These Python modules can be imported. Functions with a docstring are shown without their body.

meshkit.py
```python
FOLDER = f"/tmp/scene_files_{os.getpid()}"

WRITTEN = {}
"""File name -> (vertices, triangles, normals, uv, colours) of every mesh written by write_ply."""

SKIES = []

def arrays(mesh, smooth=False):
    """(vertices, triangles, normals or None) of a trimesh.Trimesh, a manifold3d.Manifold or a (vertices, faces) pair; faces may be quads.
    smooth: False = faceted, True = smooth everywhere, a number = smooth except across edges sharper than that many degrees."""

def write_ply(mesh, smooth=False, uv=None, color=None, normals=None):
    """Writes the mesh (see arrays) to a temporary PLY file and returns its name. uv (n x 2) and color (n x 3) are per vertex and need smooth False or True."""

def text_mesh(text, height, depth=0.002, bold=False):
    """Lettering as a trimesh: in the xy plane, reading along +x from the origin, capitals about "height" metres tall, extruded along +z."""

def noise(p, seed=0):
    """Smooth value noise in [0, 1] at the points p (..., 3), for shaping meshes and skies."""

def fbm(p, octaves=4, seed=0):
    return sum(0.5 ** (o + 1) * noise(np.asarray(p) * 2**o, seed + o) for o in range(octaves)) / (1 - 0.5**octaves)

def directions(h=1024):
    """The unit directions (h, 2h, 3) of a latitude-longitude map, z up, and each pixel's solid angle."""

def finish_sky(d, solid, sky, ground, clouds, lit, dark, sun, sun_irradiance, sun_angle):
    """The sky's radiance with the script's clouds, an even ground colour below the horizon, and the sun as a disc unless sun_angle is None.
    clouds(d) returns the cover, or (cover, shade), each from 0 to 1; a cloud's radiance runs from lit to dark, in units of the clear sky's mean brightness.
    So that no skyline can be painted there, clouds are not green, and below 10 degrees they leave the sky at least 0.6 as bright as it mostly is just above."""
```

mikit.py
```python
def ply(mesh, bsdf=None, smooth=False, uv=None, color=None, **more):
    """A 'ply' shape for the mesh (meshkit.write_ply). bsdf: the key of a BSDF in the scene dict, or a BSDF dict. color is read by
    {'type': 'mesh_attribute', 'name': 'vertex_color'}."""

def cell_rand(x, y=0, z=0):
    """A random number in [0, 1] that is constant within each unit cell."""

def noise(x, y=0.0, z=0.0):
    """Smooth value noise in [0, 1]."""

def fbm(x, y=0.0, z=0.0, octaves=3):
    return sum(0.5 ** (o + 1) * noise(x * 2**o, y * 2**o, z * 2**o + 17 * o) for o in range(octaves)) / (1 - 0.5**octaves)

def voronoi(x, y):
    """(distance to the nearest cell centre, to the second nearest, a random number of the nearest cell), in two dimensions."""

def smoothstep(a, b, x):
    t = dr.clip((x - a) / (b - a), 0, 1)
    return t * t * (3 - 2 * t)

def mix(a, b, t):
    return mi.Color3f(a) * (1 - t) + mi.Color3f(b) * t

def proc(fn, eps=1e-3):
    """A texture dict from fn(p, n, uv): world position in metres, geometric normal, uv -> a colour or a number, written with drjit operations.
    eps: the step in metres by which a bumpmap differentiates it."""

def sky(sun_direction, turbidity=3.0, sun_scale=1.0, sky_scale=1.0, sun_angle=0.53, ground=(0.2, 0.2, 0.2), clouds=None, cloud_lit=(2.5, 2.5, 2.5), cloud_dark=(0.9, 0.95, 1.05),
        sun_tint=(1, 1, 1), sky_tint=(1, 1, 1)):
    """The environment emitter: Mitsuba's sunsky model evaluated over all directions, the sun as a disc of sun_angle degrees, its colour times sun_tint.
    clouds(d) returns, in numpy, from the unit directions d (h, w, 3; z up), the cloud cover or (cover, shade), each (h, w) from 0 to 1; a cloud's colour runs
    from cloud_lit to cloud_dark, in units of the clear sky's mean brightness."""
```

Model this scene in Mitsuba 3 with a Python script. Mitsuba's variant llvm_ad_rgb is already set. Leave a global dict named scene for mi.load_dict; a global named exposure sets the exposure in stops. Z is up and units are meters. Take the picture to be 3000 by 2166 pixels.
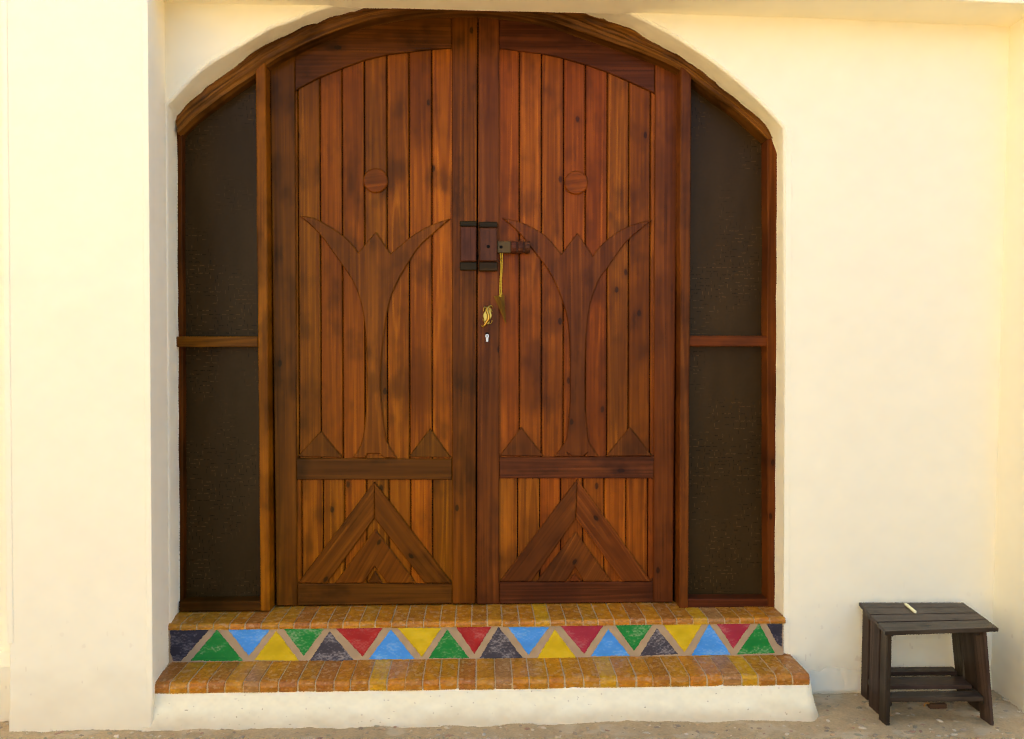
import math, random
import numpy as np, trimesh, shapely, drjit as dr, mitsuba as mi, mikit, meshkit
from shapely.geometry import Polygon, box as sbox
from mikit import noise, fbm, voronoi, cell_rand, smoothstep, mix, proc
T = mi.ScalarTransform4f
scene, labels = {}, {}
rng = random.Random(11)
nrng = np.random.default_rng(11)

# ------------------------------------------------------------------ camera, sky, exposure
EYE = np.array([0, -4.0, 1.494])
YAW, PITCH = math.radians(2.1), math.radians(1.0)
FW = np.array([math.sin(YAW) * math.cos(PITCH), math.cos(YAW) * math.cos(PITCH), -math.sin(PITCH)])
RT = np.array([math.cos(YAW), -math.sin(YAW), 0.0])
UP = np.cross(RT, FW)
scene['camera'] = {'type': 'perspective', 'fov': 2 * math.degrees(math.atan(1500 / 2600)), 'fov_axis': 'x', 'near_clip': 0.05, 'far_clip': 500.0,
                   'to_world': T().look_at(origin=EYE.tolist(), target=(EYE + FW).tolist(), up=UP.tolist())}
# open shade in front of the house: the sun stands behind it, to the right, and lights the wing on the left; white balance set for shade
scene['sky'] = mikit.sky([0.50, 0.50, 0.70], turbidity=4, sky_tint=(1.03, 1.09, 1.21), sun_tint=(0.98, 1.09, 1.25), ground=(0.3, 0.25, 0.17))
exposure = 3.83


def at(px, py, y):
    """The point of the upright plane at depth y (metres) that was measured at px, py of the 3000 x 2166 photograph."""
    r = FW + RT * (px - 1500) / 2600 - UP * (py - 1083) / 2600
    return EYE + r * (y - EYE[1]) / r[1]


def xz(pts, y):
    return np.array([at(px, py, y)[[0, 2]] for px, py in pts])


def on_floor(px, py, z=0.0):
    r = FW + RT * (px - 1500) / 2600 - UP * (py - 1083) / 2600
    return EYE + r * (z - EYE[2]) / r[2]


# ------------------------------------------------------------------ naming helpers
def numbered(key):
    if key not in scene and key not in labels and key not in USED:
        USED.add(key)
        return key
    n = 1
    while f'{key}_{n:03d}' in USED:
        n += 1
    USED.add(f'{key}_{n:03d}')
    return f'{key}_{n:03d}'


USED = set()


def thing(name, label, cat, group=None, kind='thing'):
    key = numbered(name)
    labels[key] = {'label': label}
    if cat:
        labels[key]['category'] = cat
    if group:
        labels[key]['group'] = group
    if kind:
        labels[key]['kind'] = kind
    return key


def part(holder, name, mesh, bsdf, label=None, smooth=False, kind=None, **kw):
    key = numbered(f'{holder}__{name}')
    if isinstance(mesh, tuple) and len(mesh) == 3:
        kw['uv'] = mesh[2]
        mesh = mesh[:2]
    if bsdf in WOODS:
        kw['uv'] = np.asarray(kw['uv']) + [WOOD_NUMBER[bsdf], 0]
        bsdf = 'wood'
    elif isinstance(bsdf, tuple):                   # one of the numbered kinds of a shared material
        bsdf, k = bsdf
        kw['uv'] = np.tile([[k + 0.5, 0.5]], (len(mesh[0]), 1))
        smooth = bool(smooth)
    scene[key] = mikit.ply(mesh, bsdf, smooth=smooth, **kw)
    if label or kind:
        labels[key] = {k: v for k, v in (('label', label), ('kind', kind)) if v}
    return key


def structure(name, mesh, bsdf, label, smooth=False, kind='structure', **kw):
    key = numbered(name)
    scene[key] = mikit.ply(mesh, bsdf, smooth=smooth, **kw)
    labels[key] = {'label': label, 'kind': kind}
    return key


# ------------------------------------------------------------------ materials
def lin(r, g, b):
    return [((c / 255) / 12.92 if c <= 10 else (((c / 255) + 0.055) / 1.055) ** 2.4) for c in (r, g, b)]


def bsdf(name, color, rough=0.6, spec=0.5, metallic=0.0, bump=None, bscale=1.0, eps=1e-3, **more):
    base = color if isinstance(color, dict) else {'type': 'rgb', 'value': list(map(float, color))}
    d = {'type': 'principled', 'base_color': base, 'roughness': rough, 'specular': spec, **({'metallic': metallic} if metallic else {}), **more}
    if bump:
        d = {'type': 'bumpmap', 'arbitrary': proc(bump, eps), 'scale': bscale, 'bsdf': d}
    scene[name] = {'type': 'twosided', 'bsdf': d}
    return name


def piece(uv):
    """uv of boards: x across the grain plus the piece's number, y along the grain."""
    i = dr.floor(uv.x + 0.5)
    return i, uv.x - i, uv.y


# every kind of stained wood in one texture: the kind is the thousands digit of the piece's number
WOODS = {'wood_amber': ((0.020, 0.009, 0.0006), (0.142, 0.0345, 0.0009), (0.300, 0.088, 0.0030), 0.34, 0.5), 'wood_amber_dark': ((0.013, 0.006, 0.0006), (0.060, 0.0165, 0.0012), (0.122, 0.037, 0.003), 0.25, 0.6),
         'wood_amber_carved': ((0.015, 0.007, 0.0006), (0.086, 0.0235, 0.0012), (0.180, 0.054, 0.003), 0.22, 0.5), 'wood_red_carved': ((0.018, 0.007, 0.0040), (0.090, 0.0210, 0.0032), (0.180, 0.048, 0.0070), 0.22, 0.45),
         'wood_red': ((0.024, 0.008, 0.004), (0.145, 0.0310, 0.0024), (0.300, 0.077, 0.0055), 0.34, 0.5), 'wood_red_dark': ((0.017, 0.006, 0.0045), (0.060, 0.0150, 0.0040), (0.115, 0.031, 0.0075), 0.25, 0.55),
         'wood_beam': ((0.010, 0.004, 0.001), (0.056, 0.0195, 0.0022), (0.23, 0.090, 0.014), 0.3, 0.6), 'wood_black': ((0.008, 0.005, 0.004), (0.042, 0.0275, 0.0175), (0.080, 0.055, 0.037), 0.35, 0.5),
         'lock_wood': ((0.016, 0.007, 0.004), (0.058, 0.0185, 0.008), (0.095, 0.031, 0.013), 0.15, 0.5), 'lock_end': ((0.006, 0.004, 0.001), (0.018, 0.010, 0.002), (0.034, 0.018, 0.004), 0.15, 0.5),
         'wedge_wood': ((0.03, 0.014, 0.002), (0.10, 0.045, 0.005), (0.17, 0.078, 0.009), 0.1, 0.5)}
WOOD_NUMBER = {k: 1000.0 * (j + 1) for j, k in enumerate(WOODS)}


def wood_fn(p, n, uv):
    i, u, v = piece(uv)
    kind = dr.floor(i / 1000)
    dark, mid, light, tone, blotch = mi.Color3f(0), mi.Color3f(0), mi.Color3f(0), mi.Float(0), mi.Float(0)
    for j, (a, b, c, t, bl_) in enumerate(WOODS.values()):
        on = kind == j + 1
        dark, mid, light = dr.select(on, mi.Color3f(a), dark), dr.select(on, mi.Color3f(b), mid), dr.select(on, mi.Color3f(c), light)
        tone, blotch = dr.select(on, t, tone), dr.select(on, bl_, blotch)
    i = i - kind * 1000
    r1, r2, r3 = cell_rand(i, 3), cell_rand(i, 5), cell_rand(i, 9)
    uu = u + 0.012 * (noise(u * 14 + i * 3.1, v * 2.2, i) - 0.5) + (r1 - 0.5) * 0.05
    depth = 0.004 + 0.055 * noise(v * 1.3 + r2 * 40, i * 1.7)
    rad = dr.sqrt(uu * uu + depth * depth)
    ring = smoothstep(0.45, 0.95, noise(rad * 150 + r3 * 20, i, v * 0.6))
    streak = fbm(u * 170 + i * 5, v * 4.0, i, 2)
    wide = fbm(u * 26 + i * 2, v * 1.8 + r1 * 9, i, 3)
    bl = fbm(u * 12 + i * 7.7, v * 7.0 + r2 * 30, 2.0, 4)
    smudge = smoothstep(0.46, 0.86, bl)
    d1, d2, w = voronoi(u * 9 + i * 13.7, v * 5.0 + r3 * 17)
    knot = (smoothstep(0.10, 0.05, d1) + 0.45 * smoothstep(0.32, 0.06, d1)) * dr.select(w > 0.89, 0.75, 0.0)
    c = mix(mid, light, dr.clip(0.55 * ring + 0.42 * (wide - 0.32) + 0.40 * (streak - 0.5) + 0.15, 0, 1))
    # the stain was wiped over the finished door: soft clouds that run on across the joints
    cloud = fbm(p.x * 3.6 + 11, p.z * 3.0, 4.0, 4)
    c = mix(c, mix(mid, dark, 0.55), 0.50 * smoothstep(0.46, 0.74, cloud))
    c = c * (1 + 0.45 * (fbm(p.x * 2.1, p.z * 1.6 + 7, 1.0, 2) - 0.5))
    c = c * (1 + tone * (r2 - 0.5)) * (0.82 + 0.36 * streak) * mi.Color3f(1.0 + 0.16 * (r1 - 0.5), 1.0 - 0.10 * (r1 - 0.5), 1.0)
    return mix(c, dark, dr.clip(blotch * smudge + 0.75 * knot, 0, 0.9))


def grain_bump(p, n, uv):
    i, u, v = piece(uv)
    return fbm(u * 240 + i * 5, v * 4.0, i, 2) + 0.8 * noise(u * 18, v * 7, i)


bsdf('wood', proc(wood_fn), 0.28, 0.06, bump=grain_bump, bscale=0.0006)
bsdf('wood_hidden', (0.015, 0.008, 0.004), 0.8, 0.2)


def weave(p):
    """Short pressed dashes of a hardboard sheet that imitates a weave."""
    x, z = p.x / 0.030, p.z / 0.017
    row = dr.floor(z)
    x = x + 0.5 * (row - 2 * dr.floor(row / 2)) + 0.25 * cell_rand(row, 7)
    cx = dr.floor(x)
    fx, fz = x - cx, z - row
    r = cell_rand(cx, row, 4)
    hor = dr.select((r < 0.42) & (dr.abs(fz - 0.5) < 0.09) & (fx > 0.15) & (fx < 0.85), 1.0, 0.0)
    ver = dr.select((r > 0.72) & (dr.abs(fx - 0.5) < 0.045) & (fz > 0.02) & (fz < 0.98), 1.0, 0.0)
    return dr.maximum(hor, ver)


def panel_color(p, n, uv):
    f = fbm(p.x * 9, p.z * 3, 1.0, 3)
    s = fbm(p.x * 160, p.z * 160, 2.0, 2)
    c = mix((0.029, 0.0145, 0.0028), (0.047, 0.0245, 0.0068), f) * (0.92 + 0.16 * s)
    w = weave(p) * smoothstep(0.35, 0.6, noise(p.x * 7, p.z * 5, 3.0))
    pos = cell_rand(dr.floor(p.x / 0.03), dr.floor(p.z / 0.017), 8)
    return c * (1 + w * dr.select(pos > 0.5, 1.1, -0.65))


bsdf('panel_board', proc(panel_color), 0.30, 0.07, bump=lambda p, n, uv: fbm(p.x * 30, p.z * 30, 0.0, 2) - 0.5 * weave(p), bscale=0.0007)


def plaster_color(p, n, uv):
    a = fbm(p.x * 1.3 + 3, p.y * 1.3, p.z * 1.3, 3)
    b = fbm(p.x * 14, p.y * 14, p.z * 14, 3)
    c = mix((0.81, 0.735, 0.525), (0.83, 0.76, 0.55), a) * (0.975 + 0.05 * b)
    low = smoothstep(0.30, 0.0, p.z + 0.12 * (b - 0.5)) * (0.35 + 0.65 * fbm(p.x * 6, p.y * 6, p.z * 9, 3))
    c = mix(c, (0.64, 0.50, 0.29), 0.6 * low)
    sc = smoothstep(0.77, 0.82, fbm(p.x * 50 + 5, p.y * 33, p.z * 21, 2)) * smoothstep(0.6, 0.02, p.z)
    return mix(c, (0.45, 0.33, 0.2), 0.30 * sc)


def plaster_bump(p, n, uv):
    return 1.6 * fbm(p.x * 5, p.y * 5, p.z * 4, 2) + 0.28 * fbm(p.x * 40, p.y * 40, p.z * 40, 2)


bsdf('plaster', proc(plaster_color), 0.85, 0.25, bump=plaster_bump, bscale=0.0020, eps=0.004)


def limewash_color(p, n, uv):
    b = fbm(p.x * 11, p.y * 11, p.z * 16, 3)
    s = fbm(p.x * 60, p.y * 60, p.z * 60, 2)
    c = mix((0.79, 0.695, 0.445), (0.85, 0.765, 0.52), b) * (0.94 + 0.1 * s)
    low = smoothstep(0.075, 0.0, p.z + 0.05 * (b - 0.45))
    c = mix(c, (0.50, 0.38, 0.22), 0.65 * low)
    chip = smoothstep(0.80, 0.84, fbm(p.x * 80 + 9, p.y * 80, p.z * 80, 2))
    return mix(c, (0.36, 0.26, 0.15), 0.6 * chip)


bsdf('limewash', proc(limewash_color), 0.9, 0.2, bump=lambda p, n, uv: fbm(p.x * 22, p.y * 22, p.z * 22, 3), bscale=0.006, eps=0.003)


BR = [((0.29, 0.092, 0.010), (0.46, 0.175, 0.014)), ((0.33, 0.115, 0.009), (0.50, 0.205, 0.014)), ((0.27, 0.080, 0.012), (0.42, 0.145, 0.024)),
      ((0.40, 0.165, 0.007), (0.55, 0.27, 0.012)), ((0.27, 0.105, 0.030), (0.40, 0.175, 0.052)), ((0.35, 0.105, 0.007), (0.51, 0.19, 0.011))]


def brick_fn(p, n, uv):
    k = dr.floor(uv.x)
    a, b = mi.Color3f(0), mi.Color3f(0)
    for j, (x, y) in enumerate(BR):
        a, b = dr.select(k == j, mi.Color3f(x) * mi.Color3f(1.08, 1.2, 1.0), a), dr.select(k == j, mi.Color3f(y) * mi.Color3f(1.05, 1.15, 1.0), b)
    f = fbm(p.x * 45, p.y * 40, p.z * 45, 3)
    g = fbm(p.x * 9 + 4, p.y * 5, p.z * 8, 2)
    s = noise(p.x * 160, p.y * 160, p.z * 160)
    c = mix(a, b, dr.clip(1.5 * f - 0.45 + 0.5 * (g - 0.5), 0, 1)) * (0.82 + 0.36 * s)
    return mix(c, (0.55, 0.33, 0.15), 0.35 * smoothstep(0.60, 0.72, fbm(p.x * 70 + 8, p.y * 50, p.z * 90, 2)))


bsdf('brick', proc(brick_fn), 0.38, 0.25, bump=lambda p, n, uv: fbm(p.x * 70, p.y * 70, p.z * 70, 2), bscale=0.002)
bsdf('mortar', proc(lambda p, n, uv: mix((0.38, 0.24, 0.10), (0.52, 0.36, 0.17), fbm(p.x * 60, p.y * 60, p.z * 60, 3))), 0.9, 0.2)
bsdf('riser_render', proc(lambda p, n, uv: mix((0.33, 0.220, 0.115), (0.43, 0.300, 0.165), fbm(p.x * 30, p.y * 30, p.z * 30, 2))), 0.8, 0.3)


PAINT = {'navy': ((0.030, 0.026, 0.036), (0.20, 0.17, 0.16), 0.6), 'charcoal': ((0.052, 0.044, 0.050), (0.28, 0.24, 0.22), 0.85), 'green': ((0.010, 0.19, 0.028), (0.22, 0.33, 0.15), 0.8),
         'blue': ((0.06, 0.26, 0.62), (0.25, 0.42, 0.60), 0.7), 'yellow': ((0.56, 0.37, 0.003), (0.60, 0.45, 0.06), 0.3), 'red': ((0.33, 0.016, 0.013), (0.42, 0.13, 0.10), 0.6), 'crimson': ((0.33, 0.022, 0.038), (0.40, 0.14, 0.12), 0.6)}


def paint_fn(p, n, uv):
    k = dr.floor(uv.x)
    c, worn, amount = mi.Color3f(0), mi.Color3f(0), mi.Float(0)
    for j, (x, y, z) in enumerate(PAINT.values()):
        c, worn, amount = dr.select(k == j, mi.Color3f(x), c), dr.select(k == j, mi.Color3f(y), worn), dr.select(k == j, z, amount)
    f = fbm(p.x * 16, p.y * 5, p.z * 22, 3)
    s = fbm(p.x * 120, 0.0, p.z * 160, 2)
    return mix(c * (0.8 + 0.4 * f), worn, dr.clip(smoothstep(0.50, 0.85, 0.65 * f + 0.45 * s) * amount, 0, 0.8))


bsdf('paint', proc(paint_fn), 0.55, 0.2)


def floor_color(p, n, uv):
    a = fbm(p.x * 4, p.y * 4, 0.0, 3)
    b = fbm(p.x * 40, p.y * 40, 0.0, 3)
    c = mix((0.33, 0.222, 0.102), (0.46, 0.325, 0.160), dr.clip(0.5 * a + 0.5 * b + 0.0, 0, 1)) * (0.85 + 0.3 * fbm(p.x * 150, p.y * 150, 0.0, 2))
    return mix(c, (0.5, 0.39, 0.23), 0.5 * smoothstep(0.58, 0.72, fbm(p.x * 9 + 4, p.y * 12, 0.0, 3)))


bsdf('concrete', proc(floor_color), 0.75, 0.3, bump=lambda p, n, uv: fbm(p.x * 50, p.y * 50, 0.0, 3), bscale=0.004)
bsdf('ochre', (0.74, 0.60, 0.33), 0.85, 0.2)
bsdf('sand', (0.33, 0.26, 0.17), 0.95, 0.1)
bsdf('pebble', {'type': 'mesh_attribute', 'name': 'vertex_color'}, 0.5, 0.4)
bsdf('brass', (0.34, 0.21, 0.04), 0.18, 0.5, metallic=1.0)
bsdf('steel', (0.36, 0.34, 0.31), 0.3, 0.5, metallic=1.0)
bsdf('old_brass', (0.075, 0.042, 0.008), 0.5, 0.2)
bsdf('dark_hole', (0.006, 0.004, 0.003), 0.9, 0.1)
bsdf('cord', (0.42, 0.26, 0.02), 0.8, 0.2)
bsdf('chalk', (0.78, 0.72, 0.42), 0.8, 0.2)
bsdf('rust_wood', (0.085, 0.038, 0.013), 0.7, 0.3)
bsdf('orange_curl', (0.42, 0.17, 0.02), 0.6, 0.3)


# ------------------------------------------------------------------ mesh helpers
def join(*ms):
    v, f, at_ = [], [], 0
    for m in ms:
        a, b = (np.asarray(m[0]), np.asarray(m[1])) if isinstance(m, tuple) else (np.asarray(m.vertices), np.asarray(m.faces))
        v.append(a); f.append(b + at_); at_ += len(a)
    return np.vstack(v), np.vstack(f)


def ccw(p):
    p = np.asarray(p, float)
    x, y = p[:, 0], p[:, 1]
    return p if np.sum(x * np.roll(y, -1) - y * np.roll(x, -1)) > 0 else p[::-1]


def inset(p, b):
    """Mitred inward offset of a counter-clockwise polygon."""
    a, c = np.roll(p, 1, 0), np.roll(p, -1, 0)
    d1, d2 = p - a, c - p
    d1 /= np.linalg.norm(d1, axis=1, keepdims=True); d2 /= np.linalg.norm(d2, axis=1, keepdims=True)
    n1, n2 = np.stack([-d1[:, 1], d1[:, 0]], 1), np.stack([-d2[:, 1], d2[:, 0]], 1)
    m = n1 + n2
    k = np.maximum((m * n1).sum(1, keepdims=True), 0.5)
    return p + b * m / k


NPIECE = [0]


def board(pts, yf, yb, bev=0.003, grain=90.0, back=False):
    """A flat piece of wood: outline pts (x, z), front face at yf, back at yb, arrised edges; its uv runs along the grain."""
    p = ccw(pts)
    keep = np.linalg.norm(p - np.roll(p, 1, 0), axis=1) > 1e-5
    p = p[keep]
    q = inset(p, bev)
    n = len(p)
    ring = lambda r, y: np.stack([r[:, 0], np.full(n, y), r[:, 1]], 1)
    v = [ring(p, yb), ring(p, yf + bev), ring(q, yf)]
    f = []
    i = np.arange(n); j = (i + 1) % n
    for k in range(2):
        a, b = i + k * n, j + k * n
        f += [np.stack([a, b, b + n], 1), np.stack([a, b + n, a + n], 1)]
    cv, cf = trimesh.creation.triangulate_polygon(Polygon(q), engine='earcut')
    v.append(np.stack([cv[:, 0], np.full(len(cv), yf), cv[:, 1]], 1)); base = 3 * n
    f.append(np.asarray(cf) + base)
    if back:
        v.append(ring(p, yb)[:0])
    v, f = np.vstack(v), np.vstack(f)
    NPIECE[0] += 1
    return v, f, grain_uv(v[:, [0, 2]], grain)


def grain_uv(p2, grain):
    NPIECE[0] += 1
    g = np.array([math.cos(math.radians(grain)), math.sin(math.radians(grain))])
    c = p2.mean(0)
    across = (p2 - c) @ np.array([g[1], -g[0]])
    along = (p2 - c) @ g
    return np.stack([np.clip(across, -0.49, 0.49) + NPIECE[0], along + 3.3 * (NPIECE[0] % 17)], 1)


def box_mesh(c, s, bev=0.002, grain=0, rot=0.0):
    """A chamfered block, centre c, size s; grain axis 0, 1 or 2."""
    import manifold3d as m3
    s = np.asarray(s, float)
    pts = []
    for k in range(3):
        h = s / 2 - bev
        h[k] = s[k] / 2
        pts += [[sx * h[0], sy * h[1], sz * h[2]] for sx in (-1, 1) for sy in (-1, 1) for sz in (-1, 1)]
    m = m3.Manifold.hull_points(np.array(pts)).to_mesh()
    v, f = np.array(m.vert_properties[:, :3], float), np.array(m.tri_verts)
    NPIECE[0] += 1
    o = [a for a in range(3) if a != grain]
    uv = np.stack([(v[:, o[0]] + 0.6 * v[:, o[1]]).clip(-0.49, 0.49) + NPIECE[0], v[:, grain] + 2.1 * (NPIECE[0] % 13)], 1)
    cr, sr = math.cos(rot), math.sin(rot)
    v = v @ np.array([[cr, sr, 0], [-sr, cr, 0], [0, 0, 1]]) + np.asarray(c, float)
    return v, f, uv


def hull(points, bev=0.0):
    import manifold3d as m3
    m = m3.Manifold.hull_points(np.asarray(points, float)).to_mesh()
    return np.array(m.vert_properties[:, :3], float), np.array(m.tri_verts)


def slab(corners, top, thick, bev=0.002, grain=0):
    """A plank from four (x, y) corners in order, top at z = top (a number or one per corner)."""
    c = np.asarray(corners, float)
    z = np.broadcast_to(top, 4)
    m = c.mean(0)
    ins = c + (m - c) / np.linalg.norm(m - c, axis=1, keepdims=True) * bev * 1.4
    pts = [[*ins[k], z[k]] for k in range(4)] + [[*c[k], z[k] - bev] for k in range(4)] + [[*c[k], z[k] - thick + bev] for k in range(4)] + [[*ins[k], z[k] - thick] for k in range(4)]
    v, f = hull(pts)
    d = c[1] - c[0]; d = d / np.linalg.norm(d)
    NPIECE[0] += 1
    al = v[:, :2] @ d
    ac = v[:, 0] * -d[1] + v[:, 1] * d[0] + 0.5 * v[:, 2]
    return v, f, np.stack([(ac - ac.mean()) + NPIECE[0], al + 2.7 * (NPIECE[0] % 11)], 1)


def grid(P):
    """A sheet from an (a, b, 3) array of points."""
    a, b = P.shape[:2]
    i = np.arange(a * b).reshape(a, b)
    q = np.stack([i[:-1, :-1], i[1:, :-1], i[1:, 1:], i[:-1, 1:]], -1).reshape(-1, 4)
    return P.reshape(-1, 3), np.vstack([q[:, [0, 1, 2]], q[:, [0, 2, 3]]])


def tube(path, rad, n=10, flat=(1.0, 1.0)):
    path = np.asarray(path, float)
    rad = np.broadcast_to(rad, len(path))
    t = np.gradient(path, axis=0); t /= np.linalg.norm(t, axis=1, keepdims=True)
    ref = np.array([0, 1.0, 0]) if abs(t[0, 1]) < 0.9 else np.array([1.0, 0, 0])
    a = np.cross(t, ref); a /= np.linalg.norm(a, axis=1, keepdims=True)
    b = np.cross(t, a)
    th = np.arange(n) / n * 2 * np.pi
    v = path[:, None] + rad[:, None, None] * (np.cos(th)[None, :, None] * a[:, None] * flat[0] + np.sin(th)[None, :, None] * b[:, None] * flat[1])
    m = len(path)
    i = np.arange(m * n).reshape(m, n)
    j = np.roll(i, -1, 1)
    f = np.vstack([np.stack([i[:-1], j[:-1], j[1:]], -1).reshape(-1, 3), np.stack([i[:-1], j[1:], i[1:]], -1).reshape(-1, 3)])
    v = np.vstack([v.reshape(-1, 3), path[:1], path[-1:]])
    k = np.arange(n)
    f = np.vstack([f, np.stack([k * 0 + m * n, (k + 1) % n, k], 1), np.stack([k * 0 + m * n + 1, (m - 1) * n + k, (m - 1) * n + (k + 1) % n], 1)])
    return v, f


def smooth_curve(pts, n):
    """n points along a Catmull-like spline through pts."""
    from scipy.interpolate import PchipInterpolator
    p = np.asarray(pts, float)
    s = np.r_[0, np.cumsum(np.linalg.norm(np.diff(p, axis=0), axis=1))]
    t = np.linspace(0, s[-1], n)
    return np.stack([PchipInterpolator(s, p[:, k])(t) for k in range(p.shape[1])], 1)


# ------------------------------------------------------------------ the setting
YW, YP, YBEAM = -0.150, -0.430, -0.395       # wall, pillar and lintel faces
XPL = -1.335                                  # inner side of the left pillar at the wall


def axis(coarse0, fine0, fine1, coarse1, d, dd):
    return np.unique(np.round(np.r_[np.arange(coarse0, fine0, dd), np.arange(fine0, fine1, d), np.arange(fine1, coarse1 + dd, dd)], 4))


gx, gy = axis(-6.0, -2.3, 2.7, 6.0, 0.012, 0.15), axis(-3.3, -0.95, -0.05, 0.1, 0.012, 0.08)
X, Y = np.meshgrid(gx, gy, indexing='ij')
P = np.stack([X, Y, 0 * X], -1)
P[..., 2] = 0.020 * (meshkit.fbm(P * [3.2, 3.2, 1], 3, 4) - 0.5) + 0.010 * (meshkit.fbm(P * [25, 25, 1], 3, 9) - 0.5)
v, f = grid(P)
floor = structure('floor', (v, f), 'concrete', 'rough tan concrete floor with small pebbles set in it', smooth=True)


def floor_z(x, y):
    q = np.array([x, y, 0.0])
    return float(0.020 * (meshkit.fbm(q * [3.2, 3.2, 1], 3, 4) - 0.5) + 0.010 * (meshkit.fbm(q * [25, 25, 1], 3, 9) - 0.5))


ico = trimesh.creation.icosphere(subdivisions=1)
pv, pf, pc = [], [], []
PEB = [(0.55, 0.42, 0.24), (0.62, 0.52, 0.34), (0.42, 0.30, 0.17), (0.22, 0.15, 0.09), (0.17, 0.13, 0.09), (0.36, 0.15, 0.08), (0.22, 0.21, 0.12), (0.50, 0.30, 0.14), (0.30, 0.23, 0.16), (0.68, 0.58, 0.40)]
at_ = 0
for k in range(2300):
    x, y = rng.uniform(-2.2, 2.7), rng.uniform(-1.0, -0.17)
    r = 0.0028 + 0.0072 * rng.random() ** 2.2
    a = rng.uniform(0, math.pi)
    s = np.array([r * rng.uniform(1.1, 1.9), r, r * 0.45])
    w = np.asarray(ico.vertices) * (1 + 0.16 * (nrng.random((len(ico.vertices), 1)) - 0.5)) * s
    c, sn = math.cos(a), math.sin(a)
    w = w @ np.array([[c, sn, 0], [-sn, c, 0], [0, 0, 1]]) + [x, y, floor_z(x, y) + r * 0.02]
    pv.append(w); pf.append(np.asarray(ico.faces) + at_); at_ += len(w)
    col = (0.55 * np.array(PEB[rng.randrange(len(PEB))]) + 0.45 * np.array([0.38, 0.27, 0.14])) * rng.uniform(0.8, 1.1)
    pc.append(np.tile(col, (len(w), 1)))
part(floor, 'pebbles', (np.vstack(pv), np.vstack(pf)), 'pebble', smooth=True, kind='stuff', color=np.vstack(pc))
structure('ground', (np.array([[-200, -200, -0.03], [200, -200, -0.03], [200, 200, -0.03], [-200, 200, -0.03]], float), np.array([[0, 1, 2], [0, 2, 3]])), 'sand', 'open sandy ground beyond the porch')

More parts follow.
